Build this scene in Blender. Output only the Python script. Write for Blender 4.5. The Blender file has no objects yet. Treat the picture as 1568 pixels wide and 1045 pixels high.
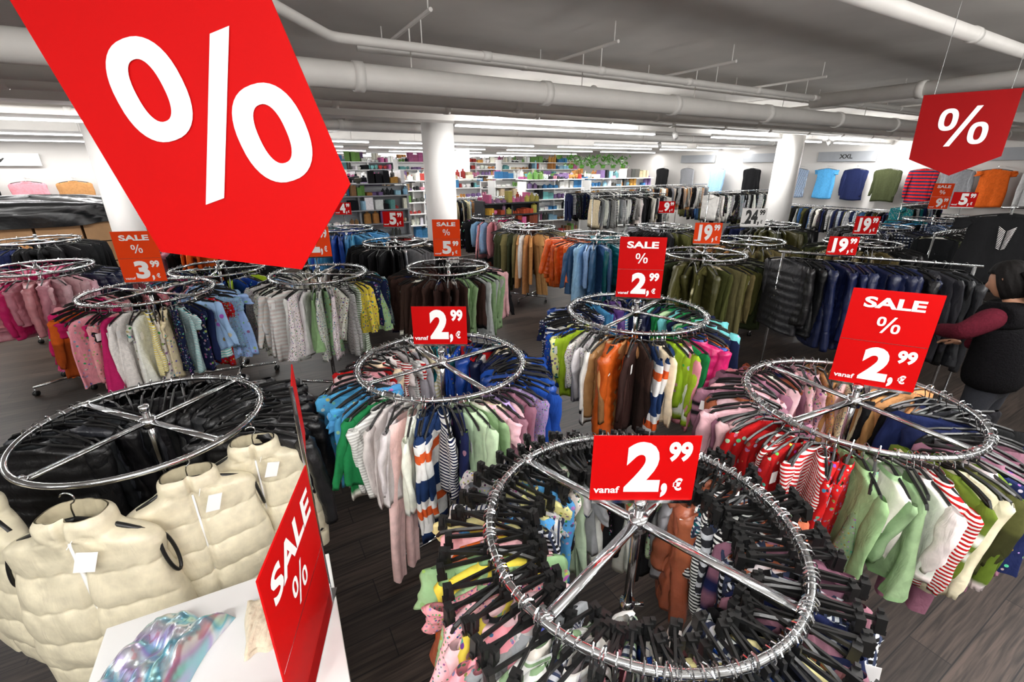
import bpy, math, random
import numpy as np
from mathutils import Vector, Matrix
R=random.Random(7)
sc=bpy.context.scene
try:
    sc.view_settings.view_transform='Standard'
    sc.view_settings.look='None'
except Exception: pass
COL=sc.collection

def lin(c):
    if isinstance(c,str):
        c=c.lstrip('#'); c=[int(c[i:i+2],16)/255 for i in (0,2,4)]
    return tuple((x/12.92 if x<=.04045 else ((x+.055)/1.055)**2.4) for x in c)

# ---------------- materials ----------------
def newmat(name):
    m=bpy.data.materials.new(name); m.use_nodes=True
    nt=m.node_tree; return m,nt,nt.nodes['Principled BSDF']
def simple(name,col,rough=.5,metal=0,noise=.0,scale=8,bump=0,spec=.5,coat=0):
    m,nt,p=newmat(name); c=lin(col)
    p.inputs['Roughness'].default_value=rough; p.inputs['Metallic'].default_value=metal
    p.inputs['Specular IOR Level'].default_value=spec
    p.inputs['Coat Weight'].default_value=coat
    tc=nt.nodes.new('ShaderNodeTexCoord'); n=nt.nodes.new('ShaderNodeTexNoise')
    n.inputs['Scale'].default_value=scale; n.inputs['Detail'].default_value=4
    nt.links.new(tc.outputs['Object'],n.inputs['Vector'])
    r=nt.nodes.new('ShaderNodeValToRGB')
    r.color_ramp.elements[0].position=.3; r.color_ramp.elements[1].position=.7
    r.color_ramp.elements[0].color=(*[x*(1-noise) for x in c],1); r.color_ramp.elements[1].color=(*[min(1,x*(1+noise)) for x in c],1)
    nt.links.new(n.outputs['Fac'],r.inputs['Fac']); nt.links.new(r.outputs['Color'],p.inputs['Base Color'])
    if bump:
        b=nt.nodes.new('ShaderNodeBump'); b.inputs['Strength'].default_value=bump; b.inputs['Distance'].default_value=.01
        nt.links.new(n.outputs['Fac'],b.inputs['Height']); nt.links.new(b.outputs['Normal'],p.inputs['Normal'])
    return m
def emis(name,col,s):
    m,nt,p=newmat(name); p.inputs['Emission Color'].default_value=(*lin(col),1); p.inputs['Emission Strength'].default_value=s
    p.inputs['Base Color'].default_value=(.9,.9,.9,1); return m
def clothmat(name,kind):
    m,nt,p=newmat(name); L=nt.links
    a=nt.nodes.new('ShaderNodeAttribute'); a.attribute_name='gcol'
    l=nt.nodes.new('ShaderNodeAttribute'); l.attribute_name='gloc'
    n=nt.nodes.new('ShaderNodeTexNoise'); n.inputs['Scale'].default_value=26; n.inputs['Detail'].default_value=4
    L.new(l.outputs['Vector'],n.inputs['Vector'])
    p.inputs['Roughness'].default_value=.9; p.inputs['Specular IOR Level'].default_value=.2
    out=a.outputs['Color']
    def mix(f,c1,c2,bt='MIX'):
        x=nt.nodes.new('ShaderNodeMix'); x.data_type='RGBA'; x.blend_type=bt
        if f is not None: L.new(f,x.inputs['Factor'])
        else: x.inputs['Factor'].default_value=1
        for s,v in ((6,c1),(7,c2)):
            if isinstance(v,tuple): x.inputs[s].default_value=v
            else: L.new(v,x.inputs[s])
        return x.outputs[2]
    def wave(direction,scale,pos):
        w=nt.nodes.new('ShaderNodeTexWave'); w.wave_type='BANDS'; w.bands_direction=direction; w.inputs['Scale'].default_value=scale
        w.inputs['Distortion'].default_value=.3
        L.new(l.outputs['Vector'],w.inputs['Vector'])
        r=nt.nodes.new('ShaderNodeValToRGB'); r.color_ramp.interpolation='CONSTANT'; r.color_ramp.elements[1].position=pos
        L.new(w.outputs['Fac'],r.inputs['Fac']); return r.outputs['Color']
    if kind=='stripe':
        out=mix(wave('Z',14,.5),out,(.78,.78,.75,1))
    if kind=='navystripe':
        out=mix(wave('Z',4,.5),out,(.015,.02,.06,1))
    if kind=='plaid':
        out=mix(wave('Z',10,.62),out,(.6,.62,.66,1)); out=mix(wave('X',10,.66),out,(.03,.04,.08,1))
    if kind=='wide':
        s=nt.nodes.new('ShaderNodeSeparateXYZ'); L.new(l.outputs['Vector'],s.inputs[0])
        mm=nt.nodes.new('ShaderNodeMath'); mm.operation='MULTIPLY'; mm.inputs[1].default_value=3.2; L.new(s.outputs['Z'],mm.inputs[0])
        fr=nt.nodes.new('ShaderNodeMath'); fr.operation='FRACT'; L.new(mm.outputs[0],fr.inputs[0])
        r=nt.nodes.new('ShaderNodeValToRGB'); r.color_ramp.interpolation='CONSTANT'
        r.color_ramp.elements[0].color=(.75,.75,.73,1); r.color_ramp.elements[1].position=.3; r.color_ramp.elements[1].color=(.65,.10,.02,1)
        e=r.color_ramp.elements.new(.45); e.color=(.75,.75,.73,1); e=r.color_ramp.elements.new(.6); e.color=(.01,.03,.10,1)
        L.new(fr.outputs[0],r.inputs['Fac']); out=r.outputs['Color']
    if kind in('print','floral'):
        v=nt.nodes.new('ShaderNodeTexVoronoi'); v.inputs['Scale'].default_value=24 if kind=='print' else 55
        L.new(l.outputs['Vector'],v.inputs['Vector'])
        r=nt.nodes.new('ShaderNodeValToRGB'); r.color_ramp.interpolation='CONSTANT'
        r.color_ramp.elements[0].color=(1,1,1,1); r.color_ramp.elements[1].position=.26 if kind=='print' else .33; r.color_ramp.elements[1].color=(0,0,0,1)
        L.new(v.outputs['Distance'],r.inputs['Fac'])
        h=nt.nodes.new('ShaderNodeHueSaturation'); h.inputs['Saturation'].default_value=.9; h.inputs['Value'].default_value=.6 if kind=='print' else .4
        L.new(v.outputs['Color'],h.inputs['Color'])
        out=mix(r.outputs['Color'],out,h.outputs['Color'])
    r2=nt.nodes.new('ShaderNodeValToRGB'); r2.color_ramp.elements[0].position=.3; r2.color_ramp.elements[1].position=.7
    r2.color_ramp.elements[0].color=(.84,.84,.84,1); r2.color_ramp.elements[1].color=(1.05,1.05,1.05,1)
    L.new(n.outputs['Fac'],r2.inputs['Fac'])
    L.new(mix(None,out,r2.outputs['Color'],'MULTIPLY'),p.inputs['Base Color'])
    mp=nt.nodes.new('ShaderNodeMapping'); mp.inputs['Scale'].default_value=(1.6,1,.7); mp.inputs['Rotation'].default_value=(0,.3,0); L.new(l.outputs['Vector'],mp.inputs['Vector'])
    n2=nt.nodes.new('ShaderNodeTexNoise'); n2.inputs['Scale'].default_value=11; n2.inputs['Detail'].default_value=3; n2.inputs['Distortion'].default_value=1.2
    L.new(mp.outputs[0],n2.inputs['Vector'])
    b=nt.nodes.new('ShaderNodeBump'); b.inputs['Strength'].default_value=.42 if kind!='cream' else .2; b.inputs['Distance'].default_value=.022
    L.new(n2.outputs['Fac'],b.inputs['Height'])
    b2=nt.nodes.new('ShaderNodeBump'); b2.inputs['Strength'].default_value=.3 if kind!='cream' else .15; b2.inputs['Distance'].default_value=.005
    L.new(n.outputs['Fac'],b2.inputs['Height']); L.new(b.outputs['Normal'],b2.inputs['Normal']); L.new(b2.outputs['Normal'],p.inputs['Normal'])
    if kind in('puffer','cream'):
        p.inputs['Roughness'].default_value=.38 if kind=='puffer' else .45; p.inputs['Specular IOR Level'].default_value=.5
    return m
M={}
CM=['plain','stripe','wide','print','puffer','plaid','floral','cream','navystripe']
for k in CM: M[k]=clothmat('cloth_'+k,k)
M['chrome']=simple('chrome',(.86,.87,.88),.12,1,.05,20)
M['black']=simple('black_plastic',(.075,.075,.075),.4,0,.2,30)
M['red']=simple('sign_red','#b60304',.6,0,.03,5,spec=.1)
M['orange']=simple('sign_orange','#e8420e',.55,0,.03,5,spec=.12)
M['dark_shaded_red']=simple('sign_dark_shaded_red','#7e0507',.7,0,.03,5,spec=.08)  # sign red darkened for shade on the right hanging sign; header boards share it
M['white']=simple('sign_white','#f0eeec',.5,0,.02,5)
M['wht']=simple('white_paint','#e6e6e4',.45,0,.03,3)
M['ceil']=simple('ceiling_paint','#d6d3ce',.85,0,.10,1.2,bump=.15)
M['beam']=simple('beam_paint','#e2dfda',.8,0,.06,2,bump=.1)
M['pipe']=simple('pipe_paint','#e4e1dc',.5,0,.04,5)
M['wall']=simple('wall_paint','#c4c1bd',.8,0,.04,1)
M['col']=simple('column_paint','#eceae7',.6,0,.03,2)
M['lamp']=emis('lamp_diffuser','#fbfbff',9)
M['card']=simple('cardboard','#a9825c',.8,0,.1,6)
M['bag']=simple('black_film','#17181a',.25,0,.2,6,bump=.8)
M['skin']=simple('skin','#b58468',.55,0,.04,12)
M['hair']=simple('hair','#0b0807',.75,0,.3,60,bump=.4,spec=.2)
M['fleece']=simple('black_fleece','#0b0a0c',1,0,.5,90,bump=1,spec=.1)
M['sleeve']=simple('maroon_knit','#4c1420',.95,0,.2,70,bump=.6,spec=.1)
M['jean']=simple('dark_denim','#12141c',.9,0,.2,60,bump=.3)
M['steel']=simple('shelf_grey','#8d9094',.5,.1,.05,5)
M['darkshelf']=simple('shelf_dark','#26272b',.5,0,.1,5)
M['leaf']=simple('leaf','#4f8a2c',.6,0,.3,9)

# ---------------- geometry accumulator ----------------
class MB:
    def __init__(s): s.V=[];s.F=[];s.MI=[];s.n=0;s.C=[];s.L=[]
    def add(s,V,F,mi=0,col=(1,1,1),loc=None):
        V=np.asarray(V,float); s.V.append(V)
        F=[tuple(int(i)+s.n for i in f) for f in F] if not isinstance(F,np.ndarray) else (F+s.n).tolist()
        s.F+=F; s.MI+= [mi]*len(F); s.n+=len(V)
        if isinstance(col,np.ndarray): s.C.append(np.hstack([col,np.ones((len(V),1))]))
        else: s.C.append(np.tile(np.array([*col,1.0]),(len(V),1)))
        s.L.append(V if loc is None else loc)
    def obj(s,name,mats,parent=None,smooth=True,attr=False):
        me=bpy.data.meshes.new(name); V=np.concatenate(s.V)
        me.from_pydata(V.tolist(),[],s.F); 
        for m in mats: me.materials.append(M[m] if isinstance(m,str) else m)
        me.polygons.foreach_set('material_index',s.MI)
        me.polygons.foreach_set('use_smooth',[smooth]*len(s.F))
        if attr:
            a=me.attributes.new('gcol','FLOAT_COLOR','POINT'); a.data.foreach_set('color',np.concatenate(s.C).ravel())
            b=me.attributes.new('gloc','FLOAT_VECTOR','POINT'); b.data.foreach_set('vector',np.concatenate(s.L).ravel())
        me.update()
        o=bpy.data.objects.new(name,me); COL.objects.link(o)
        if parent: o.parent=parent
        return o
def empty(name,loc=(0,0,0)):
    e=bpy.data.objects.new(name,None); e.location=loc; e.empty_display_size=.1; COL.objects.link(e); return e
BF=[(0,1,3,2),(4,6,7,5),(0,4,5,1),(2,3,7,6),(0,2,6,4),(1,5,7,3)]
def boxg(c,s,rz=0):
    V=np.array([[x,y,z] for x in(-.5,.5) for y in(-.5,.5) for z in(-.5,.5)])*np.array(s)
    if rz:
        cc,ss=math.cos(rz),math.sin(rz); V=np.stack([V[:,0]*cc-V[:,1]*ss,V[:,0]*ss+V[:,1]*cc,V[:,2]],1)
    return V+np.array(c),BF
def tubeg(pts,r,n=8,closed=False,cap=True):
    pts=[Vector(p) for p in pts]; m=len(pts); rs=r if hasattr(r,'__len__') else [r]*m
    V=[];ref=None
    for i,p in enumerate(pts):
        if closed: d=(pts[(i+1)%m]-pts[i-1])
        else: d=pts[min(i+1,m-1)]-pts[max(i-1,0)]
        d.normalize()
        if ref is None: ref=Vector((0,0,1)) if abs(d.z)<.9 else Vector((1,0,0))
        u=(ref-d*ref.dot(d)).normalized(); w=d.cross(u); ref=u
        for k in range(n):
            t=2*math.pi*k/n; V.append(p+u*math.cos(t)*rs[i]+w*math.sin(t)*rs[i])
    F=[]
    for i in range(m if closed else m-1):
        j=(i+1)%m
        for k in range(n):
            F.append((i*n+k,i*n+(k+1)%n,j*n+(k+1)%n,j*n+k))
    if cap and not closed:
        F.append(tuple(range(n-1,-1,-1))); F.append(tuple((m-1)*n+k for k in range(n)))
    return np.array([tuple(v) for v in V]),F
def gridrings(rings):
    R_,S,_=rings.shape; V=rings.reshape(-1,3); i=np.arange(R_-1)[:,None]; k=np.arange(S)[None,:]; k2=(k+1)%S
    F=np.stack([i*S+k,i*S+k2,(i+1)*S+k2,(i+1)*S+k],-1).reshape(-1,4)
    return V,F
def xf(V,rz,t,ry=0,s=1):
    V=np.asarray(V)*s
    if ry:
        c,n=math.cos(ry),math.sin(ry); V=np.stack([V[:,0]*c+V[:,2]*n,V[:,1],-V[:,0]*n+V[:,2]*c],1)
    c,n=math.cos(rz),math.sin(rz)
    return np.stack([V[:,0]*c-V[:,1]*n,V[:,0]*n+V[:,1]*c,V[:,2]],1)+np.array(t)

# ---------------- garments ----------------
GC={}
def garment(kind,W,Ln,var,hi):
    key=(kind,round(W,3),round(Ln,2),var,hi)
    if key in GC: return GC[key]
    r=np.random.RandomState(var*37+len(kind)*11+5)
    parts=[]; regs=[]
    puff=kind=='puffer'
    S=32 if hi else 12
    nb=(34 if puff else 16) if hi else (16 if puff else 6)
    ph=r.rand(8)*6.28
    f1=r.uniform(5,8); f2=r.uniform(10,14)
    def crease(a): return 1-2*np.abs(np.sin(a/2))
    def body(prof,cx=0,amp=.015,S=S,bend=0,hem=True):
        rings=[]; rg=[]
        z0=prof[0][0]; z1=prof[-1][0]
        for (z,w,d) in prof:
            t=(z0-z)/(z0-z1+1e-6)
            th=np.arange(S)/S*2*np.pi
            x=np.sign(np.cos(th))*np.abs(np.cos(th))**.75*w
            y=np.sign(np.sin(th))*np.abs(np.sin(th))**.8*d
            A=amp*(.12+t)*(0.4 if puff else 1); u=x/max(W,.01)
            sg=np.sign(np.sin(th)+1e-6)
            y=y+A*crease(u*f1+ph[0]+t*1.0*math.sin(ph[1]))+A*.55*crease(u*f2+ph[1]-t*1.2)+A*.35*np.sin(th*4+ph[2]+t*2)
            y=y+.25*A*sg*np.sin(t*6+u*3+ph[5])
            rings.append(np.stack([x+cx+bend*t+.014*np.sin(t*4+ph[3]),y,np.full(S,z)+.014*t*np.sin(u*2.2+ph[4])],1))
            rg.append(np.full(S,1 if (hem and (t>.955 or z>-.078)) else 0))
        parts.append(gridrings(np.array(rings))); regs.append(np.concatenate(rg))
    def quilt(z): return .86+.28*abs(math.sin(z/.075*math.pi))**.6 if puff else 1
    k=1.9 if puff else 1.0
    if kind in('long','tee','puffer','vest','hood'):
        top=-.07
        prof=[(top+.012,.30*W,.022*k),(top-.004,.34*W,.026*k),(top-.012,.60*W,.022*k),(top-.030,.9*W,.02*k),(top-.05,1.0*W,.02*k)]
        for i in range(1,nb+1):
            t=i/nb; z=top-.05-(Ln-.05)*t
            w=W*(.97-.06*math.sin(min(1,t*2)*math.pi)*.5+.06*t)
            prof.append((z,w,(.022+.010*t)*k*quilt(z)))
        prof.append((top-Ln+.006,W*1.0,.014*k))
        body(prof)
        if kind in('long','puffer','hood','tee'):
            Ls=Ln*r.uniform(.74,1.02) if kind!='tee' else .13
            srf=r.uniform(.74,1.08)
            for sx in(-1,1):
                al=r.uniform(-.04,.17) if kind!='tee' else r.uniform(.3,.6)
                sw=r.uniform(-.045,.045); Sn=14 if hi else 8; rows=(24 if puff else 18) if hi else (12 if puff else 4)
                p0=r.rand()*6.28; rg=[]; rgg=[]; elbow=r.uniform(-.05,.04)
                for i in range(rows+1):
                    t=i/rows; z=top-.028-Ls*t*math.cos(al)
                    cx=sx*(W*.92+.012+Ls*math.sin(al)*t-.02*t*t+elbow*math.sin(t*math.pi)*.5)
                    rr=(.047-.019*t)*(srf if kind!='tee' else 1.3)*(W/.16)**.6
                    dd=(.019-.005*t)*k*quilt(z)
                    if t>.93 and not puff and kind!='tee': rr*=.74
                    if i==0: rr*=.55; dd*=.6
                    th=np.arange(Sn)/Sn*2*np.pi
                    wob=1+.08*np.sin(th*3+ph[5]+t*4)+.07*math.sin(t*16+p0)
                    rg.append(np.stack([cx+np.cos(th)*rr*wob,sw*t+np.sin(th)*dd*wob+.006*math.sin(t*5+p0)+.005*crease(np.cos(th)*3+t*11+p0),np.full(Sn,z)+.005*np.cos(th+p0)],1))
                    rgg.append(np.full(Sn,1 if t>.92 else (3 if .3<t<.42 or .5<t<.62 else 2)))
                rg.append(np.stack([cx+np.cos(th)*rr*.5,sw+np.sin(th)*dd*.5,np.full(Sn,z+.006)],1)); rgg.append(np.full(Sn,1))
                parts.append(gridrings(np.array(rg))); regs.append(np.concatenate(rgg))
        if kind=='hood':
            rg=[]
            for i in range(8):
                t=i/7; a=t*math.pi; th=np.arange(14)/14*2*np.pi
                rad=math.sin(a*.92+.08)*(1+.08*np.sin(th*3+ph[6])); rg.append(np.stack([np.cos(th)*W*.52*rad,.03+np.sin(th)*.04*rad,np.full(14,top-.055+.05*math.cos(a))+.012*np.cos(th*2)],1))
            parts.append(gridrings(np.array(rg))); regs.append(np.zeros(8*14))
    elif kind=='pants':
        top=-.085
        prof=[(top,W*.85,.02),(top-.03,W*.86,.024),(top-.1,W*.92,.03),(top-.17,W*.95,.034)]
        body(prof,amp=.006,hem=False)
        for sx in(-1,1):
            pr=[]
            for i in range(nb+1):
                t=i/nb; pr.append((top-.15-(Ln-.15)*t,W*(.48-.16*t),.032-.008*t))
            body(pr,cx=sx*W*.46,amp=.012,S=14 if hi else 8,hem=False)
    elif kind=='dress':
        top=-.075; prof=[(top,.35*W,.02),(top-.02,.8*W,.02),(top-.06,W*.95,.022)]
        for i in range(1,nb+1):
            t=i/nb; prof.append((top-.06-(Ln-.06)*t,W*(.9+.35*t),.024+.02*t))
        body(prof,amp=.028)
    V=np.concatenate([p[0] for p in parts]); n=0;F=[]
    for p in parts: F.append(p[1]+n); n+=len(p[0])
    GC[key]=(V,np.concatenate(F),np.concatenate(regs)); return GC[key]
HC={}
def hanger(mb,kind,W,rz,t,tilt=0):
    key=(kind,round(W,3))
    if key not in HC:
        q=MB()
        hp=[(.019*math.cos(math.radians(x)),0,.004+.019*math.sin(math.radians(x))) for x in(-20,20,60,100,140,180,220)]+[(-.004,0,-.03),(0,0,-.055)]
        q.add(*tubeg(hp,.0022,5),1)
        if kind=='clip':
            q.add(*boxg((0,0,-.062),(2*W,.007,.012))); q.add(*boxg((0,0,-.05),(.03,.010,.03)))
            for sx in(-1,1):
                for c,s in (((sx*W,0,-.072),(.022,.022,.045)),((sx*W,0.012,-.055),(.012,.012,.03)),((sx*W,0,-.098),(.030,.012,.014))):
                    q.add(*boxg(c,s))
        else:
            for sx in(-1,1):
                V,F=tubeg([(0,0,-.050),(sx*W*.25,0,-.060),(sx*W*.65,0,-.076),(sx*W*.96,0,-.096),(sx*W*1.03,0,-.112)],[.006,.0075,.0075,.008,.006],5)
                q.add(V*np.array([1,.8,1]),F)
        HC[key]=(np.concatenate(q.V),q.F,q.MI)
    V,F,MI=HC[key]
    mb.add(xf(V,rz,t,tilt),F,0); mb.MI[-len(F):]=MI
C=dict(blk='#131315',char='#2a2b2f',gry='#85868a',lgry='#bdbdbd',wht='#e8e4dc',crm='#e2d4b2',tan='#bd8a58',org='#d8611c',rust='#984a26',brn='#3c2822',
 red='#b41416',pnk='#e0949e',hot='#cc2468',lpk='#eabdc2',mau='#96687a',lil='#b194c8',pur='#563880',nvy='#131c40',blu='#1a459c',sky='#52a0d4',lbl='#98bee4',
 aqu='#74cccc',tel='#0b6068',grn='#1b7c42',lim='#a8c62e',yel='#e6cf4c',lyl='#ebe3a0',sage='#92b284',mint='#bad8b0',olv='#504f28',khk='#736844',dol='#353a22',mos='#637626',denim='#38608c',cop='#a85e40')
CL={k:lin(v) for k,v in C.items()}
def jit(c): 
    f=R.uniform(.74,1.12); return tuple(max(0,min(1,x*f*R.uniform(.94,1.06))) for x in c)
def put_garment(g,hb,kd,mt,cn,W,Ln,hi,yaw,pos,tilt,hk='arm',hW=None,hpos=None,dz=0,mates=None):
    V,F,reg=garment(kd,W,Ln,R.randrange(10),hi); co=np.array(jit(CL[cn]))
    if kd=='puffer': mt='puffer'
    col=np.tile(co,(len(V),1)); q=R.random()
    if mt=='plain' and kd!='puffer':
        if q<.22: col[reg==1]=np.array(jit(CL[R.choice(['wht','nvy','blk','crm',cn])]))
        elif q<.34 and mates: col[reg>=1]=np.array(jit(CL[R.choice(mates)]))
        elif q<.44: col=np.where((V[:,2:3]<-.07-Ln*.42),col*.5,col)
        elif q<.54: col[reg==3]=np.array(jit(CL[R.choice(['wht','nvy','blk','red','crm'])]))
        elif q<.62: col[reg==0]=np.array(jit(CL[R.choice(['wht','crm','gry']+list(mates or [cn]))]))
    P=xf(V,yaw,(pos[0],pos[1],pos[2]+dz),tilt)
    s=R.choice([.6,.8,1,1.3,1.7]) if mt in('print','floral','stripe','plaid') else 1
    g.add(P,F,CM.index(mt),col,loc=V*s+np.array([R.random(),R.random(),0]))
    if hi and R.random()<.3:
        T,TF=boxg((W*.95,.03,-.19),(.038,.001,.055)); hb.add(xf(T,yaw,pos,tilt+R.uniform(-.1,.1)),TF,2)
    hanger(hb,hk,hW or W,yaw,hpos or pos,tilt)
def casters(mb,pts):
    for (x,y) in pts:
        for s in(-1,1):
            V,F=tubeg([(x+s*.012-.007,y,.03),(x+s*.012+.007,y,.03)],.03,12); mb.add(V,F,1)
        V,F=tubeg([(x,y,.03),(x,y,.09)],.008,6); mb.add(V,F,0)

def round_rack(x,y,h,sectors,N=40,hi=True,Rr=.46,spoke=45,hk='arm',extra=0,hW=None,seed=0):
    R.seed(100+seed)
    e=empty('round_clothing_rack',(x,y,0))
    fr=MB()
    ring=[(Rr*math.cos(t),Rr*math.sin(t),h) for t in np.linspace(0,2*math.pi,73)[:-1]]
    fr.add(*tubeg(ring,.0125,10,closed=True))
    for k in range(4):
        a=math.radians(spoke+90*k)
        fr.add(*boxg((math.cos(a)*Rr/2,math.sin(a)*Rr/2,h-.004),(Rr-.01,.030,.010),a))
        fr.add(*boxg((math.cos(a)*(Rr-.012),math.sin(a)*(Rr-.012),h-.003),(.02,.036,.03),a))
        fr.add(*boxg((math.cos(a)*.19,math.sin(a)*.19,.10),(.38,.03,.02),a))
    fr.add(*tubeg([(0,0,.09),(0,0,h-.35)],.019,14)); fr.add(*tubeg([(0,0,h-.36),(0,0,h+.075)],.015,14))
    fr.add(*tubeg([(0,0,h-.38),(0,0,h-.34)],.025,14)); fr.add(*tubeg([(0,0,h-.03),(0,0,h+.02)],.030,16)); fr.add(*tubeg([(0,0,h+.05),(0,0,h+.08)],.02,14))
    fr.add(*tubeg([(0.02,0,h-.36),(.055,0,h-.36)],.008,8))
    casters(fr,[(math.cos(math.radians(spoke+90*k))*.37,math.sin(math.radians(spoke+90*k))*.37) for k in range(4)])
    hb=MB(); g=MB()
    for i in range(N):
        ph=360*(i+R.uniform(-.4,.4))/N
        sec=None
        for s in sectors:
            if s[0]<=ph%360<s[1]: sec=s
        if sec is None: continue
        a=math.radians(ph); kinds,mats,cols,W,Ln=sec[2:7]
        kd=R.choice(kinds); mt=R.choice(mats); cn=R.choice(cols)
        W2=round(W*R.choice([.9,1,1.08]),3); L2=round(Ln*R.choice([.82,.95,1.05,1.18]),2)
        yaw=a+R.uniform(-.34,.34); tl=R.uniform(-.09,.09) if R.random()<.88 else R.uniform(-.25,.25); off=R.uniform(-.03,.03)
        put_garment(g,hb,kd,mt,cn,W2,L2,hi,yaw,((Rr+off)*math.cos(a),(Rr+off)*math.sin(a),h),tl,hk,hW and hW*R.choice([.8,.9,1,1.1]),(Rr*math.cos(a),Rr*math.sin(a),h),-.02 if hk=='clip' else 0,mates=cols)
    for i in range(extra):
        a=R.uniform(0,2*math.pi); hanger(hb,R.choice([hk,'arm']),(hW or .15)*R.choice([.8,.95,1.1]),a+R.uniform(-.35,.35),(Rr*math.cos(a),Rr*math.sin(a),h),R.uniform(-.2,.2))
    fr.obj('frame',['chrome','black'],e)
    if hb.n: hb.obj('hangers',['black','chrome','white'],e,smooth=False)
    if g.n: g.obj('garments',CM,e,attr=True)
    return e
def straight_rack(x0,y0,x1,y1,h,sectors,N=40,hi=False,name='clothing_rail_rack',levels=(0,),yawoff=0):
    L=math.hypot(x1-x0,y1-y0); d=math.atan2(y1-y0,x1-x0)
    e=empty(name,((x0+x1)/2,(y0+y1)/2,0)); e.rotation_euler=(0,0,d)
    fr=MB(); hb=MB(); g=MB()
    for sx in(-1,1):
        fr.add(*tubeg([(sx*L/2,0,.09),(sx*L/2,0,h)],.0135,10)); fr.add(*tubeg([(sx*L/2,-.27,.1),(sx*L/2,.27,.1)],.013,10))
        for sy in(-1,1):
            for q in(-1,1): fr.add(*tubeg([(sx*L/2+q*.012-.006,sy*.25,.03),(sx*L/2+q*.012+.006,sy*.25,.03)],.03,12),1)
            fr.add(*tubeg([(sx*L/2,sy*.25,.03),(sx*L/2,sy*.25,.1)],.008,6))
    fr.add(*tubeg([(-L/2,0,.1),(L/2,0,.1)],.012,8))
    for lv in levels:
        fr.add(*tubeg([(-L/2-.05,0,h-lv),(L/2+.05,0,h-lv)],.0135,10))
        for i in range(N):
            t=(i+R.uniform(.2,.8))/N; sec=None
            for s in sectors:
                if s[0]<=t<s[1]: sec=s
            if not sec: continue
            kinds,mats,cols,W,Ln=sec[2:7]; kd=R.choice(kinds); Ln=round(Ln*R.choice([.85,1,1.1]),2)
            put_garment(g,hb,kd,R.choice(mats),R.choice(cols),W,Ln,hi,math.pi/2+R.uniform(-.25,.25)+yawoff,((t-.5)*L*.96,0,h-lv),R.uniform(-.05,.05),mates=cols)
    fr.obj('frame',['chrome','black'],e); hb.obj('hangers',['black','chrome','white'],e,smooth=False); g.obj('garments',CM,e,attr=True)
    return e

# ---------------- text & signs ----------------
TC={}
def text_geo(s,bold=.03):
    if (s,bold) in TC: return TC[(s,bold)]
    cu=bpy.data.curves.new('t','FONT'); cu.body=s; cu.size=1; cu.offset=bold; cu.resolution_u=4
    o=bpy.data.objects.new('t',cu); COL.objects.link(o); bpy.context.view_layer.update()
    dg=bpy.context.evaluated_depsgraph_get(); me=bpy.data.meshes.new_from_object(o.evaluated_get(dg))
    V=np.array([v.co[:] for v in me.vertices]); F=[tuple(p.vertices) for p in me.polygons]
    bpy.data.objects.remove(o); bpy.data.curves.remove(cu); bpy.data.meshes.remove(me)
    TC[(s,bold)]=(V,F); return V,F
def put_text(mb,s,x0,x1,z0,z1,mi,y=-.004,bold=.03):
    V,F=text_geo(s,bold); mn=V.min(0); mx=V.max(0)
    X=x0+(V[:,0]-mn[0])/(mx[0]-mn[0])*(x1-x0); Z=z0+(V[:,1]-mn[1])/(mx[1]-mn[1])*(z1-z0)
    mb.add(np.stack([X,np.full(len(V),y),Z],1),F,mi)
def put_ring(mb,cx,cz,w,h,st,mi,y=-.004,rot=0,n=40,p=.8):
    th=np.arange(n)/n*2*np.pi; f=lambda a:np.sign(a)*np.abs(a)**p
    def rr(w,h):
        x=f(np.cos(th))*w/2; z=f(np.sin(th))*h/2
        return np.stack([cx+x*math.cos(rot)-z*math.sin(rot),np.full(n,y),cz+x*math.sin(rot)+z*math.cos(rot)],1)
    V=np.concatenate([rr(w,h),rr(w-2*st,h-2*st*.85)]); F=[(k,(k+1)%n,n+(k+1)%n,n+k) for k in range(n)]
    mb.add(V,F,mi)
def put_percent(mb,cx,cz,H,mi,y=-.004):
    put_ring(mb,cx-H*.36,cz+H*.19,H*.42,H*.56,H*.125,mi,y); put_ring(mb,cx+H*.36,cz-H*.19,H*.42,H*.56,H*.125,mi,y)
    V=np.array([[cx-.32*H,y,cz-.5*H],[cx-.19*H,y,cz-.5*H],[cx+.32*H,y,cz+.5*H],[cx+.19*H,y,cz+.5*H]]); mb.add(V,[(0,1,2,3)],mi)
def price(mb,cx,z0,w,h,p1,p2,mi,vanaf=True):
    k=len(p1); nw=.34*w if k==1 else .5*w
    x0=cx-.18*w if k==1 else cx-.34*w
    put_text(mb,p1,x0,x0+nw,z0+.14*h,z0+.92*h,mi,bold=.05)
    put_text(mb,',',x0+nw+.02*w,x0+nw+.08*w,z0+.05*h,z0+.28*h,mi,bold=.05)
    put_text(mb,p2,x0+nw+.05*w,x0+nw+.27*w,z0+.62*h,z0+.92*h,mi,bold=.045)
    put_text(mb,'€',x0+nw+.13*w,x0+nw+.22*w,z0+.16*h,z0+.36*h,mi,bold=.035)
    if vanaf: put_text(mb,'vanaf',cx-.47*w,cx-.47*w+.25*w,z0+.12*h,z0+.23*h,mi,bold=.02)
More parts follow.
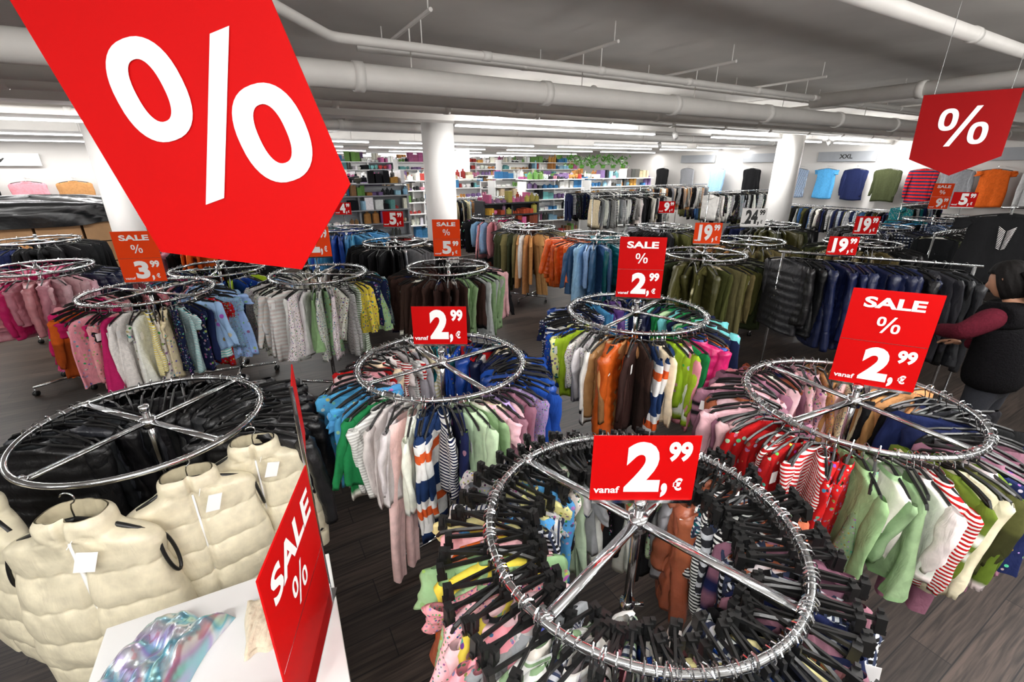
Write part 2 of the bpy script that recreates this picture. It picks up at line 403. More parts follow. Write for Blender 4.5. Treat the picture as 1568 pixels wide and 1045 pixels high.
def sign(x,y,zb,w,h,yaw,p1,p2,zpole,kind='land',mat='red',name='price_sign'):
    mb=MB()
    mb.add(*boxg((0,0,h/2),(w,.004,h)),0)
    mb.add(*boxg((0,0,-.004),(w*.96,.012,.012)),2)
    tm=1 if mat!='white' else 3
    if kind=='land': price(mb,0,0,w,h,p1,p2,tm)
    elif kind=='port':
        mb.add(*boxg((0,-.0022,h*.475),(w*.98,.001,.002)),2)
        put_text(mb,'SALE',-.34*w,.34*w,.82*h,.93*h,tm,bold=.035)
        put_percent(mb,0,.66*h,.17*h,tm)
        price(mb,0,0,w*.98,h*.46,p1,p2,tm)
    mb.add(*tubeg([(0,.004,zpole-zb),(0,.004,0.0)],.006,8),2)
    mb.add(*tubeg([(0,.004,-.03),(0,.004,.0)],.011,8),2); mb.add(*boxg((0,.006,.02),(.04,.008,.05)),2)
    o=mb.obj(name,[mat,'white','chrome','black'],smooth=False)
    o.location=(x,y,zb); o.rotation_euler=(0,0,math.radians(yaw)); return o

# ---------------- room ----------------
A=np.array([math.cos(math.radians(30)),math.sin(math.radians(30))]); B=np.array([-A[1],A[0]]); ROT=math.radians(30)
def W2(a,b,z=0): p=a*A+b*B; return (p[0],p[1],z)
def abox(name,a0,a1,b0,b1,z0,z1,mat,parent=None):
    mb=MB(); c=W2((a0+a1)/2,(b0+b1)/2,(z0+z1)/2)
    mb.add(*boxg((0,0,0),(a1-a0,b1-b0,z1-z0)))
    o=mb.obj(name,[mat],parent,smooth=False); o.location=c; o.rotation_euler=(0,0,ROT); return o
CH=3.45
m,nt,p=newmat('floor_planks'); L=nt.links
tc=nt.nodes.new('ShaderNodeTexCoord'); br=nt.nodes.new('ShaderNodeTexBrick')
br.inputs['Scale'].default_value=1; br.inputs['Brick Width'].default_value=1.2; br.inputs['Row Height'].default_value=.18; br.inputs['Mortar Size'].default_value=.003
br.offset=.37; br.inputs['Color1'].default_value=(*lin('#2f2a27'),1); br.inputs['Color2'].default_value=(*lin('#463d38'),1); br.inputs['Mortar'].default_value=(.006,.006,.006,1)
L.new(tc.outputs['Object'],br.inputs['Vector'])
mp=nt.nodes.new('ShaderNodeMapping'); mp.inputs['Scale'].default_value=(1.2,26,1); L.new(tc.outputs['Object'],mp.inputs['Vector'])
n=nt.nodes.new('ShaderNodeTexNoise'); n.inputs['Scale'].default_value=2.5; n.inputs['Detail'].default_value=8; n.inputs['Distortion'].default_value=.6; L.new(mp.outputs[0],n.inputs['Vector'])
rr=nt.nodes.new('ShaderNodeValToRGB'); rr.color_ramp.elements[0].position=.35; rr.color_ramp.elements[0].color=(.35,.34,.33,1); rr.color_ramp.elements[1].position=.65; rr.color_ramp.elements[1].color=(1.35,1.26,1.22,1)
L.new(n.outputs['Fac'],rr.inputs['Fac'])
mx=nt.nodes.new('ShaderNodeMix'); mx.data_type='RGBA'; mx.blend_type='MULTIPLY'; mx.inputs[0].default_value=1
L.new(br.outputs['Color'],mx.inputs[6]); L.new(rr.outputs['Color'],mx.inputs[7]); L.new(mx.outputs[2],p.inputs['Base Color'])
p.inputs['Roughness'].default_value=.45; p.inputs['Specular IOR Level'].default_value=.35; M['floor']=m
abox('floor',-12,15,-6,27,-.1,0,'floor')
abox('ceiling',-12,15,-6,27,CH,CH+.1,'ceil')
abox('wall_right',15,15.15,-6,27,0,CH,'wall'); abox('wall_left',-12.15,-12,-6,27,0,CH,'wall')
abox('wall_back',-12,15,27,27.15,0,CH,'wall'); abox('wall_front',-12,15,-6.15,-6,0,CH,'wall')
abox('wall_partition',-12,0,15,15.15,0,CH,'wall')
abox('baseboard_right',14.97,15,-6,27,0,.1,'wht'); abox('baseboard_partition',-12,0,14.97,15,0,.1,'wht')
for i,(b0,b1,z0) in enumerate([(6.5,6.9,2.95),(9.2,9.6,2.97),(12.4,12.8,2.97),(16,16.4,2.97),(20,20.4,2.97),(24,24.4,2.97)]):
    abox('ceiling_beam',-12,15,b0,b1,z0,CH,'beam')
for a0 in(-8,-4.5,1.9,): abox('ceiling_beam',a0,a0+.3,6.9,27 if a0>0 else 15,3.1,CH,'beam')
def column(a,b,r):
    mb=MB(); c=W2(a,b); mb.add(*tubeg([(0,0,0),(0,0,CH)],r,40)); mb.add(*tubeg([(0,0,0),(0,0,.12)],r+.012,40))
    o=mb.obj('column',['col']); o.location=c
column(2.9,7.35,.25); column(10.3,6.1,.25); column(-1.6,9.6,.22); column(6.5,14.5,.25); column(1.2,20,.25)
def pipe(name,pts,r,couple=1.6,mat='pipe'):
    mb=MB(); P=[W2(*q) for q in pts]; Q=[]
    for i,q in enumerate(P):
        q=Vector(q)
        if 0<i<len(P)-1:
            d0=(Vector(P[i-1])-q).normalized()*r*1.6; d1=(Vector(P[i+1])-q).normalized()*r*1.6
            Q+= [q+d0,(q+d0*.35+d1*.35)*1.0,q+d1]
        else: Q.append(q)
    mb.add(*tubeg(Q,r,18))
    for i in range(len(P)-1):
        a=Vector(P[i]); b=Vector(P[i+1]); Ld=(b-a).length
        if couple and Ld>couple:
            for k in range(1,int(Ld/couple)+1):
                c=a+(b-a)*(k*couple/Ld); d=(b-a).normalized()*.035
                mb.add(*tubeg([c-d,c+d],r*1.13,18))
    return mb.obj(name,[mat])
pipe('ceiling_pipe',[(-11.9,3.75,2.95),(14.9,3.75,2.95)],.088)
pipe('ceiling_pipe',[(-11.9,4.75,2.98),(14.9,4.75,2.98)],.075,2.1)
pipe('ceiling_pipe',[(-.6,2.2,3.22),(.1,2.7,3.12),(.7,3.5,3.12),(14.9,3.5,3.12)],.03,1.1)
pipe('ceiling_pipe',[(.8,1.6,3.2),(14.9,1.6,3.2)],.045,1.9)
pipe('ceiling_pipe',[(6.35,-2,3.1),(6.35,3.6,3.1)],.075,1.5)
pipe('ceiling_pipe',[(-11.9,5.4,3.15),(14.9,5.4,3.15)],.035,1.7)
pipe('ceiling_pipe',[(-11.9,5.75,3.0),(14.9,5.75,3.0)],.05,1.3)
pipe('ceiling_pipe',[(-11.9,8.6,3.0),(14.9,8.6,3.0)],.07,1.7)
pipe('ceiling_pipe',[(8.4,2.5,3.25),(8.4,6.4,3.25)],.04,1.7)
pipe('ceiling_pipe',[(-3.5,5,3.2),(-3.5,12,3.2)],.05,1.7)
pipe('ceiling_pipe',[(3.4,4.2,3.1),(3.9,4.8,3.1),(3.9,6.4,3.1)],.04,.8)
pipe('ceiling_pipe',[(-11.9,7.3,3.05),(14.9,7.3,3.05)],.04,1.5)
pipe('ceiling_pipe',[(1.0,4.1,3.2),(14.9,4.1,3.2)],.022,1.5)
for a in(-3.5,-1.2,1.3,2.9,4.4,6.0,8,10,12):
    mb=MB()
    for (q0,q1,r) in (((a,3.3,3.3),(a,4.5,3.3),.014),((a,3.35,3.3),(a,3.35,CH),.005),((a,4.45,3.3),(a,4.45,CH),.005),((a,3.75,3.04),(a,3.75,3.3),.005),((a,3.5,3.14),(a,3.5,3.3),.004)):
        mb.add(*tubeg([W2(*q0),W2(*q1)],r,8))
    mb.obj('pipe_hanger',['pipe'],smooth=False)
def lamp(a0,a1,b,z=2.87,watt=60,along='a',omni=0):
    mb=MB(); Ln=a1-a0
    mb.add(*boxg((0,0,.03),(Ln,.05,.05)),0); mb.add(*boxg((0,0,-.005),(Ln-.02,.06,.02)),1)
    for s in(-1,1): mb.add(*tubeg([(s*Ln*.4,0,.05),(s*Ln*.4,0,CH-z)],.004,6))
    o=mb.obj('linear_ceiling_lamp',['wht','lamp'],smooth=False)
    rot=ROT if along=='a' else ROT+math.pi/2
    c=W2((a0+a1)/2,b,z) if along=='a' else W2(b,(a0+a1)/2,z)
    o.location=c; o.rotation_euler=(0,0,rot)
    ld=bpy.data.lights.new('lamp_light','AREA'); ld.shape='RECTANGLE'; ld.size=Ln*.96; ld.size_y=.06; ld.energy=watt; ld.color=(1,.985,.965)
    lo=bpy.data.objects.new('light_source',ld); COL.objects.link(lo); lo.parent=o; lo.location=(0,0,-.02)
    if omni:
        for s in(-.33,0,.33):
            ld=bpy.data.lights.new('tube_glow','POINT'); ld.energy=omni/3; ld.shadow_soft_size=.05; ld.color=(1,.985,.965)
            lo=bpy.data.objects.new('light_source',ld); COL.objects.link(lo); lo.parent=o; lo.location=(s*Ln,0,-.07)
for s in((2.7,6.4),(7.9,11.6),(12.2,14.8)): lamp(*s,6.2,2.87,65,omni=85)
lamp(-8.5,-4.8,7.9,2.87,55,omni=70); lamp(-4.2,-.8,7.9,2.87,55,omni=70)
for b in(11.3,14.2):
    for s in((-10,-6.2),(-5.5,-1.8),(-1,2.8),(3.5,7.2),(8,11.6),(12,14.8)): lamp(*s,b,2.87,60,omni=50 if b<12 else 0)
for s in((8.4,11.9),(12.4,14.9),(-9,-5.5)): lamp(*s,10.2,2.9,25)
for b in(17.5,20.8,23,26):
    for s in((.5,4.2),(5,8.7),(9.4,13.4)): lamp(*s,b,2.87,95)
lamp(3,6.5,-8.8,2.87,60,'b')
for s,b,w in(((-7,-3.6),.6,45),((-3,.6),-.3,65),((1.2,4.8),-.5,80),((5.4,9),-.8,55),((-3,.6),-3,40),((1.2,4.8),-3,50)): lamp(*s,b,2.9,w,omni=w*1.95)  # unseen lamp rows added overhead to light the foreground and ceiling pipes
for (a,b) in((6.9,6.2),(11.9,6.2),(9.5,9),(0.5,9)):
    mb=MB(); mb.add(*tubeg([(0,0,0),(0,-.09,-.07)],.045,16)); mb.add(*tubeg([(0,0,0),(0,0,CH-2.9)],.008,8)); 
    o=mb.obj('ceiling_spotlight',['wht']); o.location=W2(a,b,2.9)

# ---------------- foreground racks ----------------
K=('long',);T_=('tee','long','long'); P_='plain'
round_rack(.39,1.12,1.325,[
 (0,38,('long','hood','long'),(P_,'stripe','plaid'),['gry','char','cop','blk','tel'],.14,.36),
 (38,54,('puffer',),('puffer',),['cop'],.14,.44),
 (54,130,('long','hood','tee'),(P_,P_,'floral'),['wht','mint','lgry','blk','cop','gry'],.14,.40),
 (130,170,('long','tee'),(P_,'print','floral','plaid'),['gry','wht','lgry','sky','lyl','blk'],.14,.42),
 (170,215,('long','hood','tee','dress'),(P_,'print','floral'),['pnk','org','lpk','yel','wht','sage','cop'],.15,.44),
 (215,262,('long','hood','tee'),(P_,'print','stripe',P_,'plaid'),['sage','pnk','nvy','wht','gry','blk'],.15,.42),
 (262,310,('long','hood','tee'),(P_,'print',P_,'plaid'),['blk','blu','wht','lyl','lgry','char','pnk'],.15,.42),
 (310,361,('long','pants','hood'),(P_,P_,'plaid'),['char','mau','blk','cop','gry','nvy'],.14,.42)],
 N=96,spoke=47,hk='clip',extra=46,hW=.142,seed=1)
round_rack(-.40,2.38,1.31,[
 (0,50,('long','hood'),(P_,),['blu','nvy','blk','char'],.16,.44),
 (50,110,('long','hood','puffer'),(P_,'print'),['tel','red','nvy','blu','wht'],.15,.42),
 (110,165,('long','tee'),(P_,'stripe'),['wht','red','lgry','crm'],.15,.42),
 (165,195,('long','dress','puffer'),(P_,'floral'),['pnk','lpk','red','lpk'],.15,.44),
 (195,222,('long','pants','tee'),('print',P_),['sky','denim','sky'],.15,.52),
 (222,238,('hood','long'),(P_,),['grn','mint','wht'],.15,.46),
 (238,250,('long','hood'),(P_,'stripe'),['lgry','wht','blk'],.15,.44),
 (250,256,('pants',),(P_,),['lpk'],.12,.78),
 (256,276,('long','hood'),('wide','wide',P_),['nvy','wht'],.15,.5),
 (276,288,('long','puffer'),(P_,'stripe','print'),['nvy','blk','blu'],.15,.46),
 (288,306,('long','hood','dress'),(P_,'floral'),['mint','wht','lyl','sage'],.15,.40),
 (306,338,('long','dress','tee'),(P_,'floral',P_),['lil','lpk','lil','mau'],.15,.42),
 (338,361,('hood','long','puffer'),(P_,),['blu','nvy','blu'],.16,.44)],
 N=68,spoke=38,seed=2,extra=14)
round_rack(.864,3.03,1.41,[
 (0,60,('long','hood'),(P_,),['aqu','nvy','grn','mint'],.16,.42),
 (60,150,('long','puffer'),(P_,'stripe'),['blu','nvy','pur','sky'],.16,.42),
 (150,195,('long','tee'),('plaid','stripe','print'),['nvy','denim','blu','nvy'],.15,.40),
 (195,222,('long','hood'),(P_,'floral'),['lim','blu','wht','lyl'],.15,.44),
 (222,240,('long','hood','puffer'),(P_,),['crm','blk','tan','wht'],.16,.46),
 (240,266,('hood','long','puffer','long'),(P_,),['tan','rust','org','tan','crm','brn'],.16,.5),
 (266,280,('long','hood'),(P_,'wide'),['blk','wht','crm'],.15,.46),
 (280,300,('long','hood','dress'),(P_,'print'),['lim','grn','pnk','org','blk'],.15,.46),
 (300,330,('long','hood','puffer'),(P_,'print'),['org','blu','mau','nvy','hot'],.15,.42),
 (330,361,('long','hood'),(P_,'print'),['aqu','blu','mint','mau'],.15,.42)],N=66,spoke=50,seed=3,extra=12)
round_rack(1.61,1.90,1.325,[
 (0,40,('long','hood'),(P_,),['blk','tan','crm','char'],.16,.42),
 (40,90,('long','hood'),(P_,'floral'),['crm','tan','lpk','lyl'],.16,.40),
 (90,150,('long','hood'),(P_,),['mau','cop','pnk','lpk'],.16,.40),
 (150,185,('hood','long'),(P_,),['cop','mau','lpk'],.16,.42),
 (185,222,('long','dress'),('stripe','print','floral'),['red','red','red'],.14,.38),
 (222,236,('long',),('stripe','floral'),['red'],.14,.42),
 (236,258,('long','hood','dress'),(P_,P_,P_,'floral'),['mint','sage','mint'],.15,.44),
 (258,266,('long',),(P_,'stripe'),['wht','crm'],.15,.42),
 (266,272,('long',),('stripe',),['red'],.13,.42),
 (272,298,('hood','long','puffer'),(P_,),['mos','olv','mos','crm'],.16,.46),
 (298,310,('long','dress'),('floral','print'),['nvy','mau'],.16,.46),
 (310,332,('pants','long'),(P_,),['mau','mau'],.15,.76),
 (332,361,('hood','long'),(P_,),['denim','blk','nvy'],.18,.46)],N=66,spoke=25,seed=4,extra=16)
round_rack(-1.67,1.82,1.26,[
 (0,130,('puffer',),('puffer',),['blk','char','blk'],.22,.52),
 (130,200,('puffer',),('puffer',),['char','blk'],.22,.52),
 (353,361,('puffer',),('puffer',),['blk','char'],.21,.52)],N=54,spoke=70,seed=5)
def midrack(x,y,h,cols,kinds=('long','hood'),mats=(P_,),W=.17,Ln=.5,N=36,seed=0,hi=False):
    n=len(cols); secs=[]
    for i,c in enumerate(cols):
        secs.append((360*i/n,360*(i+1)/n+.01,kinds,mats,c if isinstance(c,list) else [c],W,Ln))
    return round_rack(x,y,h,secs,N=N,hi=hi,seed=seed,spoke=20+seed*13)
midrack(-3.03,3.7,1.38,[['wht','red','lbl'],['wht','lbl'],['nvy','pnk'],['pnk','blk'],['hot','pnk'],['hot','pnk','org'],['pnk','wht','hot','blk'],['crm','wht','wht','lpk','yel'],['aqu','lbl','wht','nvy','lim']],('tee','long','dress'),(P_,'print','floral','stripe'),.15,.5,58,11,True)
midrack(-1.98,4.6,1.33,[['nvy','tel'],['blk'],['blk','wht'],['wht'],['wht','lbl'],['wht'],['wht'],['wht','wht','sage'],['yel','red','blk','sage','nvy']],('long','long','dress'),(P_,'floral','floral','stripe'),.16,.56,52,12,True)
midrack(-.74,5.23,1.27,[['lpk','blk'],['blk'],['blk'],['brn'],['brn'],['brn'],['brn'],['sage','brn','wht'],['blk','lgry','sage']],('long','hood'),(P_,),.18,.56,48,13,True)
midrack(-3.25,5.0,1.3,['blk','char',['nvy','blk'],['hot','sky'],['wht','org'],['blu','lim','wht']],T_,(P_,'print'),.17,.45,38,14)
midrack(-1.75,6.9,1.3,['blk',['char','blk'],'blk','blk',['gry','blk']],K,(P_,),.22,.7,38,15)
midrack(-2.9,8.1,1.35,['sky','blu','blk',['sky','blu'],'sky'],('puffer',),('puffer',),.22,.6,30,16)
midrack(.3,8.3,1.35,['khk','brn','blk',['khk','dol'],['khk','tan'],['brn','khk']],('pants',),(P_,),.2,.85,42,17)
midrack(1.29,7.0,1.38,['tel','tel','blk','org',['org','org'],['lbl','denim','lbl'],'tel','tel'],('puffer',),('puffer',),.25,.68,38,18,True)
midrack(2.3,5.45,1.38,['olv','dol','blk','khk',['dol','olv'],'olv',['khk','olv'],'dol'],('hood','puffer'),(P_,),.24,.7,38,19,True)
midrack(3.45,6.7,1.35,['khk','dol','olv',['khk','tan'],'khk','olv'],('pants','hood'),(P_,),.22,.75,38,20)
midrack(2.75,8.4,1.35,['blk','gry','blk','olv'],('hood',),(P_,),.22,.7,34,22)
midrack(8.1,9.0,1.4,['nvy','tel',['sky','blk'],['denim','tel'],['blk','gry']],('hood',),(P_,'plaid'),.24,.7,34,23)
midrack(4.6,8.3,1.4,['blk','dol',['blk','nvy'],['dol','olv'],'blk'],('hood','puffer'),(P_,),.23,.7,34,30)
midrack(6.3,8.0,1.4,['nvy','blk',['olv','blk'],['blk','char'],'nvy'],('hood','puffer'),(P_,'plaid'),.23,.7,34,31)
midrack(-5.04,4.78,1.35,['nvy','blk','hot',['hot','pnk'],['pnk'],['hot','pnk'],['pnk','lpk']],('puffer',),('puffer',),.19,.5,38,24,True)
midrack(-6.6,6.4,1.4,['blk','char',['blk','tan'],'nvy','blk'],('hood',),(P_,),.22,.6,34,25)
midrack(-4.7,6.6,1.35,['blk',['crm','tan'],'char',['pnk','blk'],['org','blk']],('hood',),(P_,),.2,.6,34,26)
midrack(4.94,6.5,1.35,['blk','dol',['khk','blk'],'blk'],('hood','puffer'),(P_,),.23,.7,34,27)
midrack(-.4,10.0,1.35,['hot','wht','blk',['pnk','lbl'],'wht'],T_,(P_,'print'),.18,.6,34,28)
straight_rack(2.71,4.55,3.95,3.85,1.56,[(0,.22,('puffer',),('puffer',),['blk','char'],.25,.72),(.22,.75,('puffer',),('puffer',),['nvy','nvy','nvy'],.25,.72),(.75,1,('puffer','hood'),('puffer',),['blk','char'],.25,.72)],N=19,hi=True,yawoff=.5)
def arack(a0,b0,a1,b1,h,cols,kinds=('long','pants','hood'),N=44,levels=(0,)):
    p=W2(a0,b0);q=W2(a1,b1); straight_rack(p[0],p[1],q[0],q[1],h,[(0,1.01,kinds,(P_,P_,P_,'stripe','floral'),cols,.22,.62)],N=N,levels=levels)
arack(7.3,8.8,9.7,8.8,1.7,['blk','char','gry','wht','blk'],N=40)
arack(7.5,10.2,10.6,10.2,1.75,['blk','char','wht','blk','nvy'],N=46)
arack(10.4,8.0,13.2,8.0,1.75,['blk','blk','wht','gry','blk'],N=46)
arack(12.3,4.6,13.8,4.6,1.6,['blk','nvy','denim','tel','char'],N=26)
arack(10.8,10.8,13.8,10.8,1.8,['blk','gry','wht','tan'],N=46)
arack(8.2,2.6,11.2,2.6,1.5,['blk','char','olv','dol'],N=44)
arack(14.45,1.0,14.45,12.5,1.3,['blk','nvy','char','blk','denim','olv','blk'],N=150)
arack(-11,14.3,-1.2,14.3,1.5,['blk','nvy','gry','lbl','tan','wht','khk'],N=120)
arack(-8,11.6,-4.4,11.6,1.5,['pnk','wht','sky','lim','nvy','tan'],N=46)
arack(-3.8,11.6,-.2,11.6,1.5,['wht','sky','red','nvy','tan'],N=46)
arack(4.4,11.3,6.6,11.3,1.6,['crm','wht','lbl','blk','tan'],N=40)
arack(1.0,15.2,4.8,15.2,1.7,['wht','lbl','blk','pnk','sky'],N=50)
arack(10,14.8,14,14.8,1.9,['wht','blk','tan','gry'],N=50)

def wallshirt(a,b,face,z,kd,mt,c,W=.24,Ln=.66):
    g=MB(); V,F,reg=garment(kd,W,Ln,R.randrange(5),True); g.add(V,F,CM.index(mt),CL[c],loc=V+R.random())
    g2=MB(); hanger(g2,'arm',W,0,(0,0,0)); g2.add(*tubeg([(0,.0,0),(0,.28,0.0)],.006,8),1)
    e=empty('wall_display_shirt',W2(a,b,z)); e.rotation_euler=(0,0,face)
    g.obj('shirt',CM,e,attr=True); g2.obj('hanger',['black','chrome'],e,smooth=False)
fr=ROT-math.pi/2
for b,c,kd,mt in((13.6,'blk','long',P_),(12.4,'gry','long',P_),(11.1,'lbl','long',P_),(9.8,'blk','hood',P_),(8.3,'lbl','long','plaid'),(7.5,'sky','tee',P_),(6.75,'nvy','long',P_),(6.0,'dol','long',P_),(5.25,'red','long','navystripe'),(4.6,'gry','long',P_),(3.95,'org','tee',P_),(3.2,'lgry','hood',P_)):
    wallshirt(14.7,b,fr,2.36,kd,mt,c,.26,.80)
for a,c,kd in((-9.6,'lim','tee'),(-8.9,'lim','tee'),(-8,'blu','long'),(-7.2,'nvy','long'),(-6.4,'denim','long'),(-5.6,'wht','tee'),(-4.8,'blk','hood'),(-4,'pnk','long'),(-3.2,'tan','long')):
    wallshirt(a,14.7,ROT,2.1,kd,P_,c,.27,.68)
for a,c,kd in ((1.5,'lbl','long'),(2.5,'wht','dress'),(3.5,'sky','tee'),(4.5,'pnk','tee'),(5.5,'wht','long'),(6.5,'blk','long'),(7.5,'gry','long'),(8.5,'red','tee'),(9.5,'wht','long'),(10.5,'sage','tee'),(11.5,'tan','long'),(12.5,'blk','hood')):
    wallshirt(a,26.7,ROT,2.75,kd,P_,c,.34,.75)
def header(a,b,face,z,w,h,txt,mat='steel'):
    mb=MB(); mb.add(*boxg((0,0,0),(w,.03,h)),0)
    if txt: put_text(mb,txt,-len(txt)*h*.22,len(txt)*h*.22,-h*.22,h*.22,1,-.02,.03)
    o=mb.obj('wall_header_board',[mat,'black'],smooth=False); o.location=W2(a,b,z); o.rotation_euler=(0,0,face)
for b,t in((3.6,''),(7.2,'XXL'),(9.6,''),(12.2,'')): header(14.93,b,fr,2.62,1.5,.26,t,'steel')
for a,t in((-8,'Chłopcy'),(-4.5,'Baby')): header(a,14.93,ROT,2.5,1.6,.26,t,'wht')
for a in (1.5,4,6.5,9,11.5): header(a,26.93,ROT,3.05,2.0,.3,'SALE','dark_shaded_red')

# ---------------- price signs ----------------
sign(.39,1.12,1.405,.31,.225,0,'2','99',1.39,'land','red')
sign(-.40,2.38,1.42,.30,.22,0,'2','99',1.38,'land','red')
sign(.864,3.03,1.51,.30,.41,-8,'2','99',1.48,'port','red')
sign(1.66,1.90,1.40,.32,.45,-26,'2','99',1.36,'port','red')
sign(-3.03,3.7,1.46,.31,.41,12,'3','99',1.45,'port','orange')
sign(-.74,5.23,1.39,.31,.41,0,'5','99',1.34,'port','orange')
sign(-1.98,4.6,1.50,.31,.3,10,'2','99',1.40,'land','orange')
sign(-1.75,6.9,1.52,.30,.22,0,'5','99',1.37,'land','red')
sign(-2.9,8.1,1.58,.28,.2,0,'4','99',1.42,'land','red')
sign(2.3,5.45,1.50,.31,.24,-5,'19','99',1.45,'land','orange')
sign(3.45,6.7,1.55,.34,.25,-5,'24','99',1.42,'land','white')
sign(2.75,8.4,1.58,.28,.2,0,'9','99',1.42,'land','red')
sign(4.94,6.5,1.47,.30,.24,-10,'19','99',1.42,'land','red')
sign(8.1,9.0,1.6,.30,.46,-20,'9','99',1.47,'port','orange')
p=W2(8.8,2.6); sign(p[0],p[1],1.82,.26,.2,-30,'5','99',1.5,'land','red')
sign(3.09,4.29,1.575,.25,.17,-12,'19','99',1.57,'land','red')

def tag(name,loc,yaw,roll,poly,glyphs,mat,wires):
    mb=MB(); n=len(poly)
    V=[(x,0,z) for x,z in poly]+[(x,.004,z) for x,z in poly]
    mb.add(V,[tuple(range(n)),tuple(range(2*n-1,n-1,-1))]+[((i+1)%n,i,n+i,n+(i+1)%n) for i in range(n)],0)
    glyphs(mb)
    for q in range(len(mb.V)):
        v=mb.V[q]; c,s=math.cos(roll),math.sin(roll); mb.V[q]=np.stack([v[:,0]*c-v[:,2]*s,v[:,1],v[:,0]*s+v[:,2]*c],1)
    for (x,z) in wires:
        c,s=math.cos(roll),math.sin(roll); X=x*c-z*s; Z=x*s+z*c
        mb.add(*tubeg([(X,0.002,Z-.01),(X,.002,CH-loc[2])],.0015,5),2)
    o=mb.obj(name,[mat,'white','chrome'],smooth=False); o.location=loc; o.rotation_euler=(0,0,yaw); return o
def g1(mb):
    put_ring(mb,-.074,.303,.155,.20,.046,1,-.003,rot=-.02,p=.85); put_ring(mb,.134,.147,.155,.20,.046,1,-.003,rot=-.02,p=.85)
    V=np.array([[-.086,-.003,.062],[-.038,-.003,.062],[.148,-.003,.355],[.103,-.003,.355]]); mb.add(V,[(0,1,2,3)],1)
tag('hanging_sale_sign',(-.608,1.1,2.2355),0,math.radians(18),[(-.25,0),(.053,-.143),(.25,0),(.25,.66),(-.25,.66)],g1,'red',[(-.2,.66),(.2,.66)])
def g2(mb): put_percent(mb,0,.17,.21,1,-.003)
tag('hanging_sale_sign',(2.63,2.92,2.40),math.radians(-22),math.radians(2),[(-.215,0),(.0,-.10),(.215,0),(.22,.35),(-.22,.35)],g2,'dark_shaded_red',[(-.17,.35),(.17,.35)])

# ---------------- cream puffer vests ----------------
def vest(x,y,zn,yaw,sc_=1,Ln=.62,seed=0):
    rs=np.random.RandomState(seed); e=empty('cream_puffer_vest',(x,y,zn)); e.rotation_euler=(0,0,math.radians(yaw)); e.scale=(sc_,sc_,sc_)
    S=200; rows=[]; ph=rs.rand(8)*6
    prof=[(.06,.088,.06),(.045,.10,.07),(.0,.105,.072),(-.012,.13,.068),(-.03,.18,.062),(-.05,.212,.058),(-.075,.222,.056),(-.14,.21,.062),(-.22,.222,.075),(-.3,.238,.085),(-.45,.248,.09),(-Ln,.235,.07)]
    zs=np.concatenate([np.linspace(.06,-.07,22),np.linspace(-.073,-Ln,150)])
    pz=[-q[0] for q in prof]; pw=[q[1] for q in prof]; pd=[q[2] for q in prof]
    P=.128
    for z in zs:
        w=np.interp(-z,pz,pw); d=np.interp(-z,pz,pd); th=np.arange(S)/S*2*np.pi
        cx=np.sign(np.cos(th))*np.abs(np.cos(th))**.8; sy=np.sign(np.sin(th))*np.abs(np.sin(th))**.7
        zz=z+.005*np.sin(cx*7+ph[5])
        q=np.abs(np.sin((zz+.01)/P*math.pi))**.40 if z<.0 else np.abs(np.sin(zz/.06*math.pi))**.5*.6+.2
        x_=cx*w
        fr_=(sy<0)
        zip_=1-np.exp(-(x_/.009)**2)*fr_*.35
        puff=(.82+.18*q)*zip_
        seam=(1-q)
        y_=sy*d*puff
        y_+= (.0028*np.sin(x_*95+ph[0]+5*np.sin(z*20))*(seam)*1.4+.0028*np.sin(x_*13+z*14+ph[1])+.0016*np.sin(z*40+x_*33+ph[2]))*fr_
        rows.append(np.stack([x_,y_,np.full(S,z)+.004*np.sin(x_*30+ph[3])],1))
    V,F=gridrings(np.array(rows)); g=MB(); g.add(V,F,7,lin('#dad1b6'),loc=V*1.0)
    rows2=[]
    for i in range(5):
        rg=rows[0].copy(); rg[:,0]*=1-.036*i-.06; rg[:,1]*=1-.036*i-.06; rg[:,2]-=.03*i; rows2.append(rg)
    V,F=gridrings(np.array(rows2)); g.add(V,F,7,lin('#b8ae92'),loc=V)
    g.obj('quilted_body',CM,e,attr=True)
    t=MB()
    for sx in(-1,1):
        pts=[(sx*(.222-.012*math.sin(u)),.006+.024*math.cos(u),-.135+.075*math.sin(u)) for u in np.linspace(0,2*math.pi,25)[:-1]]
        t.add(*tubeg(pts,.006,6,closed=True),0)
    t.add(*boxg((0,-.046,-.30),(.007,.012,.56)),1)
    for sx in(-1,1):
        t.add(*tubeg([(0,0,.03),(sx*.05,0,.02),(sx*.12,0,-.01),(sx*.175,0,-.035)],.009,8),0)
    t.add(*tubeg([(0,0,.03),(0,0,.07),(0.004,0,.085)]+[(.0+.02*math.sin(a),0,.107-.02*math.cos(a)) for a in np.linspace(.3,4.3,9)],.0025,6),2)
    t.obj('trim_and_hanger',['black','wht','chrome'],e)
    q=MB(); V,F=boxg((.0,-.09,-.05),(.05,.002,.07)); V=xf(V,.3,(.05,0,-.01),.35); q.add(V,F); q.add(*tubeg([(.02,-.085,-.01),(.04,-.04,.03)],.001,4)); q.obj('hang_tag',['white'],e,smooth=False)
    return e
vest(-1.57,1.30,1.13,8,1.18,.66,seed=1)
vest(-1.31,1.52,1.14,38,1.02,.62,seed=2)
vest(-1.16,1.74,1.15,26,1.0,.60,seed=3)
vest(-2.03,1.38,1.13,-20,1.1,.62,seed=4)

